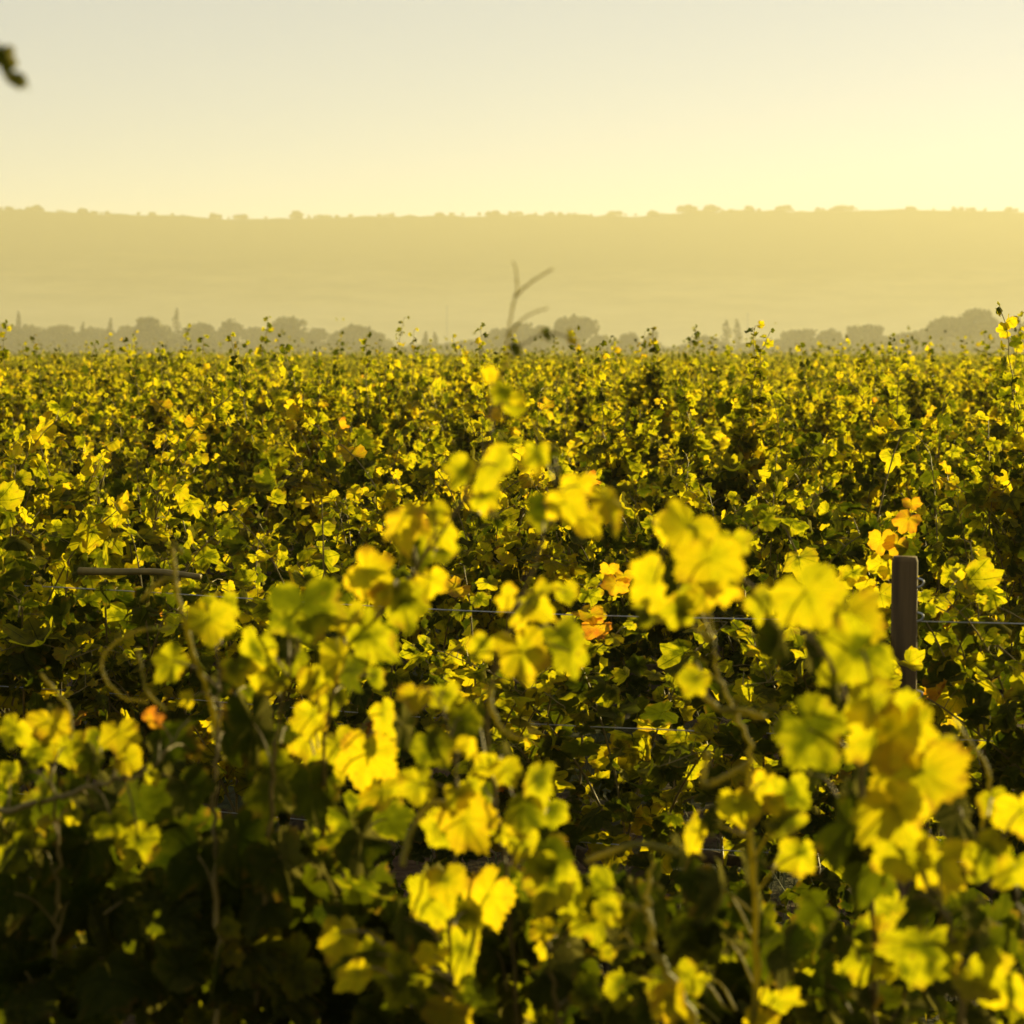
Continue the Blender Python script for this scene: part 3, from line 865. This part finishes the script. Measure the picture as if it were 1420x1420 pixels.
# leaf: px, py, width px, height px, code
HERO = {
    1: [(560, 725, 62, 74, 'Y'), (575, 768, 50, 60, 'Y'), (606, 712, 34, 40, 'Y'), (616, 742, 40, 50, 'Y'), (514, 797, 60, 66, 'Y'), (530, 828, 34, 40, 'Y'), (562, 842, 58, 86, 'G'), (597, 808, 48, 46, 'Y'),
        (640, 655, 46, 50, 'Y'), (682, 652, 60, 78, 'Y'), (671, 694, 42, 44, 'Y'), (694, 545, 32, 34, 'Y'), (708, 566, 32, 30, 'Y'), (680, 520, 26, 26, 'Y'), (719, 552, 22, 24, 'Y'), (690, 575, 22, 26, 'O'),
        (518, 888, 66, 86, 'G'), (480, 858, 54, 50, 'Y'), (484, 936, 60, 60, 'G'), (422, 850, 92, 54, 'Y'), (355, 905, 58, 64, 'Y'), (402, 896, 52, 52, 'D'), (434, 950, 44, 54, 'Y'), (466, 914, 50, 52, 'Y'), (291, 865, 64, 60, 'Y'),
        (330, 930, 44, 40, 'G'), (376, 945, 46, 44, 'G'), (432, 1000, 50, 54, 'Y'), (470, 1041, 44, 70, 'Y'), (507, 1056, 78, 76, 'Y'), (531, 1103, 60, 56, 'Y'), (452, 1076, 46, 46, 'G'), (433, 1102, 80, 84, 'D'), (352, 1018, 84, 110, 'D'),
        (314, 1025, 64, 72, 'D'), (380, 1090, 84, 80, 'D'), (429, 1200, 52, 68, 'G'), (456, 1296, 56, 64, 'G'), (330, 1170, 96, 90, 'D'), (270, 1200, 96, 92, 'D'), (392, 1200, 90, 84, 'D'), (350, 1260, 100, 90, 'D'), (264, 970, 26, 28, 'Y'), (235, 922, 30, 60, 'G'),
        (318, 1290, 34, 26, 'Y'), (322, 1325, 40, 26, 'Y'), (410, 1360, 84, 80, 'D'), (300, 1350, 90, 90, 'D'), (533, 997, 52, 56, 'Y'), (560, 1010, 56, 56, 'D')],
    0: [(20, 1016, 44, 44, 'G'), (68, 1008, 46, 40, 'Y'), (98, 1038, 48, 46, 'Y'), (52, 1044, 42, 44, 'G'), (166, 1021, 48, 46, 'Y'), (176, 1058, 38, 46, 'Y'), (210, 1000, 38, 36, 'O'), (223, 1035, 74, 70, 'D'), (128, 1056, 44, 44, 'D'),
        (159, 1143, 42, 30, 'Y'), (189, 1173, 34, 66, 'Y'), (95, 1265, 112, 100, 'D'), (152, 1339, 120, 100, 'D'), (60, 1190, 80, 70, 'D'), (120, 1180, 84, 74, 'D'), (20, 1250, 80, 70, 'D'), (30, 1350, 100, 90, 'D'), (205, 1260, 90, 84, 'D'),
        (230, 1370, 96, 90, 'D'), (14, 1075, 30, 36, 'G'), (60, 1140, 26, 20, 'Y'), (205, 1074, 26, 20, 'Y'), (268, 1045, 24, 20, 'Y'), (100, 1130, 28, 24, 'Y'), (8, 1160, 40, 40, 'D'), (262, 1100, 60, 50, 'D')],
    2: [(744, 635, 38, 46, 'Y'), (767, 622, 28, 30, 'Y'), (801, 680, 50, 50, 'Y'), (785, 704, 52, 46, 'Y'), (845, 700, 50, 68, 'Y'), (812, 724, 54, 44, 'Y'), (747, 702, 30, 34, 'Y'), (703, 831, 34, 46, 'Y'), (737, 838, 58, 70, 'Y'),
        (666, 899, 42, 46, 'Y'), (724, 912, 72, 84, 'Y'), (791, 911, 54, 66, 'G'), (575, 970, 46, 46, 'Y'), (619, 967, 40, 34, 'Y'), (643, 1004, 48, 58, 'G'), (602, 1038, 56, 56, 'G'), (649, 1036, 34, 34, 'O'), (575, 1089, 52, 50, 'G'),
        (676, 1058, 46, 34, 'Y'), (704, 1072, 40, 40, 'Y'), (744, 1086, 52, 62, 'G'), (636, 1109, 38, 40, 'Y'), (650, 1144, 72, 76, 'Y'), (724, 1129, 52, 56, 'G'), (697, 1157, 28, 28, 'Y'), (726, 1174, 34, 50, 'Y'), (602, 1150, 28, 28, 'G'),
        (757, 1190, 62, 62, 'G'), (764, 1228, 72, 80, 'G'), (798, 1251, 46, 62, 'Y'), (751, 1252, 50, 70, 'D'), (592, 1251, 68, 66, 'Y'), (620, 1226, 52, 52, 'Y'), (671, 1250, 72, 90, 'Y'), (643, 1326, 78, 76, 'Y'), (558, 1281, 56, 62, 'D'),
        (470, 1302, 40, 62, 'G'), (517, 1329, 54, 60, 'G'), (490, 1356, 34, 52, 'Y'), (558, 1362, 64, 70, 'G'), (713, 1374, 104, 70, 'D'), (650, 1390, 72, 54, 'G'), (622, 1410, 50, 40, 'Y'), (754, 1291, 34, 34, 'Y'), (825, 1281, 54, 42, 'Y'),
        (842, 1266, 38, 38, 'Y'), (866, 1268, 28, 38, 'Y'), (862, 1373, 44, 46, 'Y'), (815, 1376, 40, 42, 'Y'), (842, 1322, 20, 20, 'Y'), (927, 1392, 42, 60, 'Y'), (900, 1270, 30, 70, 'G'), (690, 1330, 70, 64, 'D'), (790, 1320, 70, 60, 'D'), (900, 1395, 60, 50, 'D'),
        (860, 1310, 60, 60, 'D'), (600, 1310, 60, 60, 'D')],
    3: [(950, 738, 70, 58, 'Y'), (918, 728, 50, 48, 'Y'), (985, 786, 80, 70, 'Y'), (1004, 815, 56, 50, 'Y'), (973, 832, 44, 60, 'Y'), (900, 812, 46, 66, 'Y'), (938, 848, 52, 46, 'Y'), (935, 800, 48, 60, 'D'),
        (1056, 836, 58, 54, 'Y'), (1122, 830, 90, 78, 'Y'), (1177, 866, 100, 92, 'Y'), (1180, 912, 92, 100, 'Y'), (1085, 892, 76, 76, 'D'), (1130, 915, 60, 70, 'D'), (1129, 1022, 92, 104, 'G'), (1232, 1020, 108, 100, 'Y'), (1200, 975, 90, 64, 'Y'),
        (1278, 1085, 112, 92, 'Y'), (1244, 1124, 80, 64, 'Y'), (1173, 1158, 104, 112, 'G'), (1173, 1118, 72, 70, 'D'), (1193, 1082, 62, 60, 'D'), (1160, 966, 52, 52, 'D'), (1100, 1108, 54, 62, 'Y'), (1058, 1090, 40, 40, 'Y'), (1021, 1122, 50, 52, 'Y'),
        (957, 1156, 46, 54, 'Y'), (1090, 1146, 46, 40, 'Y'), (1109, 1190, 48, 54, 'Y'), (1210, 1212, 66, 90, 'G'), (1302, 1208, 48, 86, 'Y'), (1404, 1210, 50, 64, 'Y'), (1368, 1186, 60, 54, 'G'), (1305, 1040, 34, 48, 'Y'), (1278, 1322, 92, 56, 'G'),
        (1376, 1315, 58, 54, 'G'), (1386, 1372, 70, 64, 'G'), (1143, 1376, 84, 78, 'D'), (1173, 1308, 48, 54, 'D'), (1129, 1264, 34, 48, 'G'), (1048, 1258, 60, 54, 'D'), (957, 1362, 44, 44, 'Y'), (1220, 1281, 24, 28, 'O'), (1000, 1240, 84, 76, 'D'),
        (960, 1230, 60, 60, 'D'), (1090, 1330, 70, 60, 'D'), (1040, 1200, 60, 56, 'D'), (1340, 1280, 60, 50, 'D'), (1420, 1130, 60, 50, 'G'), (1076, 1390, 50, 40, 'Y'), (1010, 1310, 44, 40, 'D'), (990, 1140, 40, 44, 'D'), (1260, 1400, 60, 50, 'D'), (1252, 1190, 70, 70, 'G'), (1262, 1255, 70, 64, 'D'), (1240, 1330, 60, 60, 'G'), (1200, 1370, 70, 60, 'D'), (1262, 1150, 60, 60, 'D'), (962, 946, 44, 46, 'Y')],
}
NEAR_LABEL = ['dark shaded grapevine in the nearest row at the left edge, flecked with sun', 'bushy grapevine in the nearest row with one long cane and bare tips above the skyline',
              'nearest-row grapevine at the centre with glowing yellow leaves and short bare twigs', 'nearest-row grapevine at the right with the largest glowing leaves in front of the post']
MK = dict(cane=M_CANE, young=M_YOUNG, leaf=M_LEAF)
NEAR = []
base_px = [60, 390, 720, 1180]
for vi in range(4):
    g = np.random.default_rng(40 + vi)
    s = (base_px[vi] - 710) / F * 3.6
    y0 = 3.55 - .364 * s
    root = thing('grapevine', (s, y0, 0), NEAR_LABEL[vi], 'grapevine', 'grapevines of the nearest row')
    loc = np.array((s, y0, 0))
    NEAR.append((root, loc))
    tr = Tubes()
    tr.add(spline([(0, 0, -.05), (.02, .01, .25), (-.02, 0, .5), (0, -.02, .72)], 12), np.linspace(.042, .028, 12) * g.uniform(.85, 1.15, 12), 9)
    for sg in (-1, 1):
        tr.add(spline([(0, -.02, .68), (sg * .12, -.03, .78), (sg * .28, -.05 - .1 * sg, .79)], 8), np.linspace(.024, .014, 8), 7)
    link('trunk', tr.mesh('near_trunk'), M_BARK, root)
    paths, cane_objs = [], []
    for nm, rad, mk, ctrl in CANES[vi]:
        c = np.array([P(*q) for q in ctrl])
        rad = rad * .75
        head = loc + (np.sign(c[0][0] - loc[0]) * .1, -.05, .78)
        p = np.vstack((spline([head, head * .4 + c[0] * .6 + (0, 0, .03), c[0]], 8)[:-1], spline(c, 40)))
        wob = g.normal(0, .0022, p.shape); p = p + wob
        r = np.interp(np.arange(len(p)), [0, 8, len(p) - 14, len(p) - 1], [rad * 1.25, rad, rad * .5, rad * .28])
        r = r * (1 + .35 * (np.arange(len(p)) % 5 == 0))            # swollen nodes
        paths.append(p)
        cane_objs.append([p, r, mk, []])
    wanted = list(HERO[vi])
    for (px, py, w, h, code) in HERO[vi]:            # leaves overlap in clumps: each one has neighbours half behind it
        for _ in range(g.choice([0, 1, 2], p=([.3, .55, .15] if vi < 3 else [.6, .35, .05]))):
            a = g.uniform(0, 6.283); q = g.uniform(.45, .85) * max(w, h)
            y2 = py + q * math.sin(a) * .8 + 8
            if code in 'YG' and w > 30 and py > 690 and not (px > 1090 and py < 1030):
                wanted.append((px + q * math.cos(a), y2, w * g.uniform(.55, .95), h * g.uniform(.55, .95), g.choice(['G', 'G', 'Y', 'D']), 1))
    for (px, py, w, h, code, *back) in wanted:
        # depth: on the nearest cane, a little to its front or back
        best = None
        for ci, p in enumerate(paths):
            rel = p - CAM
            fd = rel @ np.array((0, math.cos(PITCH), -math.sin(PITCH)))
            sx = rel[:, 0] / fd * F + 710
            sy = 710 - (rel @ np.array((0, math.sin(PITCH), math.cos(PITCH)))) / fd * F
            dd = np.hypot(sx - px, sy - py)
            i = int(dd[7:].argmin()) + 7
            if best is None or dd[i] < best[0]:
                best = (dd[i], ci, i, fd[i])
        _, ci, i, d = best
        d = d + g.normal(0, .035) - (.02 if code != 'D' else -.03) + (g.uniform(.03, .16) if back else 0)
        cane_objs[ci][3].append((px, py, w, h, code, d, i))
    for p, r, mk, lv in cane_objs:
        tb = Tubes(); tb.add(p - loc, r, 8)
        pos, tip, nrm, siz, asp, tin = [], [], [], [], [], []
        for (px, py, w, h, code, d, i) in lv:
            c = P(px, py, d)
            sz = max(w, h) * d / F * ((1.05 if py < 1000 else 1.16) * (1.14 if vi == 3 and not back else 1) if code != 'O' else .95)
            n = facing(g, code)
            node = p[max(0, min(len(p) - 1, i - 2))]
            down = np.array((np.clip((c - node)[0] * 6, -.7, .7) + g.normal(0, .3), 0, -.75 + g.normal(0, .35)))
            t = unit(down - (down @ n) * n)
            b = c - t * sz * .12
            wide = (w / max(h, 1)) if abs(t[2]) > abs(t[0]) else (h / max(w, 1))
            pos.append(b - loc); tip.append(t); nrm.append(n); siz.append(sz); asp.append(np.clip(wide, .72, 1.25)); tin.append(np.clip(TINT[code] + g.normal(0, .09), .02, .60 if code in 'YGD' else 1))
            v = b - node; L = np.linalg.norm(v)
            st = node if L < .11 else b - v / L * .06
            tb.add(spline([st - loc, (st + b) / 2 - loc + (0, 0, .01), b - loc], 6), [.0017, .0016, .0015, .0014, .0013, .0012], 5)
        co = link('cane', tb.mesh('near_cane'), MK[mk], root)
        if pos:
            link('foliage', leaves('near_foliage', HI, pos, tip, nrm, np.array(siz), np.array(tin), g, .8, np.array(asp)), M_LEAF, co)
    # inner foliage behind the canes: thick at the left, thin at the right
    K = (210, 220, 200, 190)[vi]
    x0, x1 = ((-140, 260), (230, 520), (500, 930), (930, 1470))[vi]
    ytop = ((1060,), (1090,), (1190,), (1230,))[vi][0]
    pxs = g.uniform(x0, x1, K); dd = g.uniform(3.28, 3.75, K)
    pys = ytop + 40 + (1700 - ytop) * g.uniform(0, 1, K)
    pos = np.array([P(a, b, c) for a, b, c in zip(pxs, pys, dd)]) - loc
    sg = np.where(g.random(K) < .65, -1, 1)
    fo = leaves('inner_foliage', HI, pos, leaf_tips(g, K), leaf_normals(g, K, sg), g.uniform(.07, .115, K), np.clip(g.normal(.20, .1, K), .02, .5), g, 1.3)  # low tint paints the shaded interior into the leaf colour
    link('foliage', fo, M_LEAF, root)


def near_tube(vi, nm, ctrl, r0, r1, mat, n=24):
    root, loc = NEAR[vi]
    gg = np.random.default_rng(int(ctrl[0][0] + 1e4))
    pts = spline([P(*q) for q in ctrl], n * 2) - loc
    r = np.linspace(r0, r1, n * 2) * np.where(np.arange(n * 2) % 11 == 5, 1.35, 1) * gg.uniform(.94, 1.06, n * 2)
    tb = Tubes(); tb.add(pts + gg.normal(0, .0007, pts.shape), r, 7)
    return link(nm, tb.mesh(nm), mat, root)


# bare shoot tips and tendrils
near_tube(1, 'young_shoot', [(688, 560, 2.92), (694, 525, 2.9), (702, 484, 2.88), (708, 440, 2.86), (716, 405, 2.84), (717, 385, 2.83), (712, 362, 2.82)], .0017, .0008, M_YOUNG)
near_tube(1, 'tendril', [(714, 412, 2.845), (735, 392, 2.83), (766, 373, 2.82)], .0013, .0009, M_YOUNG)
near_tube(1, 'tendril', [(703, 470, 2.88), (728, 440, 2.86), (760, 427, 2.85)], .0012, .0008, M_YOUNG)
near_tube(1, 'cane', [(694, 520, 2.9), (714, 488, 2.88), (740, 469, 2.87), (766, 462, 2.86), (792, 470, 2.86)], .0013, .0009, M_CANE)
near_tube(1, 'tendril', [(237, 872, 3.2), (189, 875, 3.2), (148, 903, 3.2), (143, 934, 3.2), (169, 966, 3.2), (205, 974, 3.2)], .0022, .0015, M_YOUNG, 36)
near_tube(1, 'young_shoot', [(300, 1010, 3.24), (285, 950, 3.2), (266, 900, 3.17), (248, 830, 3.15), (239, 757, 3.15)], .0040, .0024, M_YOUNG)
near_tube(1, 'young_shoot', [(252, 765, 3.15), (240, 755, 3.15), (228, 752, 3.15)], .003, .0015, M_YOUNG)
near_tube(1, 'young_shoot', [(245, 800, 3.15), (222, 806, 3.15), (194, 833, 3.15)], .0028, .0020, M_YOUNG)
near_tube(0, 'young_shoot', [(98, 1025, 3.3), (96, 985, 3.3), (78, 960, 3.3), (56, 934, 3.3)], .003, .0022, M_YOUNG)
near_tube(0, 'young_shoot', [(230, 985, 3.2), (205, 960, 3.2), (196, 925, 3.2), (190, 900, 3.2)], .0026, .0014, M_YOUNG)
near_tube(2, 'tendril', [(683, 950, 3.04), (680, 977, 3.03), (697, 1011, 3.02), (722, 1025, 3.02), (740, 1012, 3.02), (736, 1003, 3.02), (730, 1010, 3.02)], .0036, .0012, M_YOUNG, 36)
near_tube(2, 'young_shoot', [(622, 1114, 3.0), (596, 1116, 3.0), (570, 1152, 2.99), (558, 1200, 2.98)], .0036, .0042, M_YOUNG)
near_tube(2, 'young_shoot', [(940, 1184, 2.87), (900, 1172, 2.87), (868, 1174, 2.86), (812, 1194, 2.86)], .0042, .0036, M_YOUNG)
near_tube(3, 'cane', [(1038, 1058, 2.96), (1005, 1078, 2.95), (976, 1087, 2.95), (981, 1044, 2.95)], .0040, .0034, M_YOUNG)
near_tube(3, 'cane', [(1060, 995, 2.95), (1025, 985, 2.95), (1000, 985, 2.95), (975, 965, 2.96)], .0042, .0034, M_YOUNG)
near_tube(3, 'young_shoot', [(1362, 1150, 2.95), (1372, 1075, 2.94), (1345, 1030, 2.93), (1322, 995, 2.93)], .0026, .0016, M_YOUNG)

# dry leaves on the arching tip, and the leaf that hangs into the top left corner
root, loc = NEAR[1]
g = np.random.default_rng(71)
pos = np.array([P(718, 478, 2.87), P(755, 464, 2.86), P(793, 468, 2.86)])
link('dry_leaves', leaves('dry_leaves', HI, pos - loc, [(0.8, 0, -.3), (.3, 0, -.8), (.9, 0, .2)], [(.7, -.5, .5)] * 3, [.026, .02, .024], [.25, .2, .62], g, 1.6), M_LEAF, root)
root, loc = NEAR[0]
c = [loc + (-.35, -.1, .78), np.array((-.98, 2.9, 1.65)), np.array((-.86, 2.35, 2.08)), np.array((-.62, 2.05, 2.26)), P(-14, 62, 1.98), P(8, 78, 1.96)]
tb = Tubes(); tb.add(spline(c, 40) - loc, np.linspace(.005, .0016, 40), 7)
co = link('cane', tb.mesh('overhanging_cane'), M_CANE, root)
pos = np.array([P(10, 76, 1.96), P(24, 107, 1.96), P(-26, -22, 2.02)])
lf = leaves('overhanging_leaves', HI, pos - loc, [(.2, 0, -1), (.75, 0, -.4), (.9, 0, .4)], [(.80, -.55, .15), (.5, -.4, .75), (.6, -.5, .6)], [.026, .024, .03], [.12, .3, .5], g, 1.0)
link('foliage', lf, M_LEAF, co)

# orange leaves and a bare branch on vines of the second row
def extra_leaves(root, specs, seed, nm, label):
    g = np.random.default_rng(seed)
    M = root.matrix_world.copy()
    loc = np.array(root.location); rz = root.rotation_euler.z; sc = np.array(root.scale)
    c_, s_ = math.cos(-rz), math.sin(-rz)
    def inv(v, point=True):
        v = np.asarray(v, float) - (loc if point else 0)
        v = np.array((v[0] * c_ - v[1] * s_, v[0] * s_ + v[1] * c_, v[2]))
        return v / sc
    pos, tip, nrm, siz, tin = [], [], [], [], []
    for (px, py, w, code, off) in specs:
        d = row2_d(px) - off
        n = facing(g, code); t = unit(np.array((g.normal(0, .4), 0, -.9)))
        pos.append(inv(P(px, py, d) - t * w * d / F * .1)); tip.append(inv(t, False)); nrm.append(inv(n, False)); siz.append(w * d / F * 1.1); tin.append(TINT[code] + g.normal(0, .05))
    o = link(nm, leaves(nm, MID, pos, tip, nrm, np.array(siz), np.array(tin), g), M_LEAF, root)
    if label: o['label'] = label


def nearest_second(px):
    d = row2_d(px); x = (px - 710) / F * d
    return min(SECOND.values(), key=lambda o: abs(o.location.x - x))


extra_leaves(nearest_second(1255), [(1258, 722, 38, 'O', .15), (1264, 700, 22, 'O', .15), (1222, 752, 40, 'O', .17), (1243, 757, 34, 'O', .16), (1258, 762, 34, 'G', .15), (1222, 785, 38, 'Y', .19), (1235, 792, 30, 'Y', .19),
                                    (1183, 797, 36, 'Y', .2), (1200, 812, 26, 'Y', .2), (1222, 828, 42, 'Y', .2), (1196, 842, 32, 'D', .2), (1212, 855, 40, 'G', .2), (1232, 860, 32, 'G', .2), (1170, 805, 26, 'Y', .2)], 1, 'autumn_leaves', 'yellow and orange leaves above the wooden post')
extra_leaves(nearest_second(840), [(827, 872, 40, 'O', .25), (820, 855, 30, 'O', .25), (852, 812, 34, 'O', .25), (845, 790, 24, 'O', .25), (866, 800, 22, 'O', .25), (800, 905, 44, 'Y', .25)], 2, 'autumn_leaves', 'orange and rusty autumn leaves')
t = nearest_second(200)
tb = Tubes()
M = t
loc = np.array(t.location); rz = t.rotation_euler.z; sc = np.array(t.scale)
pts = []
for q in spline([P(110, 792, 6.75), P(160, 793, 6.72), P(220, 793, 6.68), P(278, 800, 6.64)], 12) - loc:
    pts.append(np.array((q[0] * math.cos(-rz) - q[1] * math.sin(-rz), q[0] * math.sin(-rz) + q[1] * math.cos(-rz), q[2])) / sc)
tb.add(pts, np.linspace(.013, .009, 12), 8)
link('branch', tb.mesh('bare_branch'), M_CANE, t)
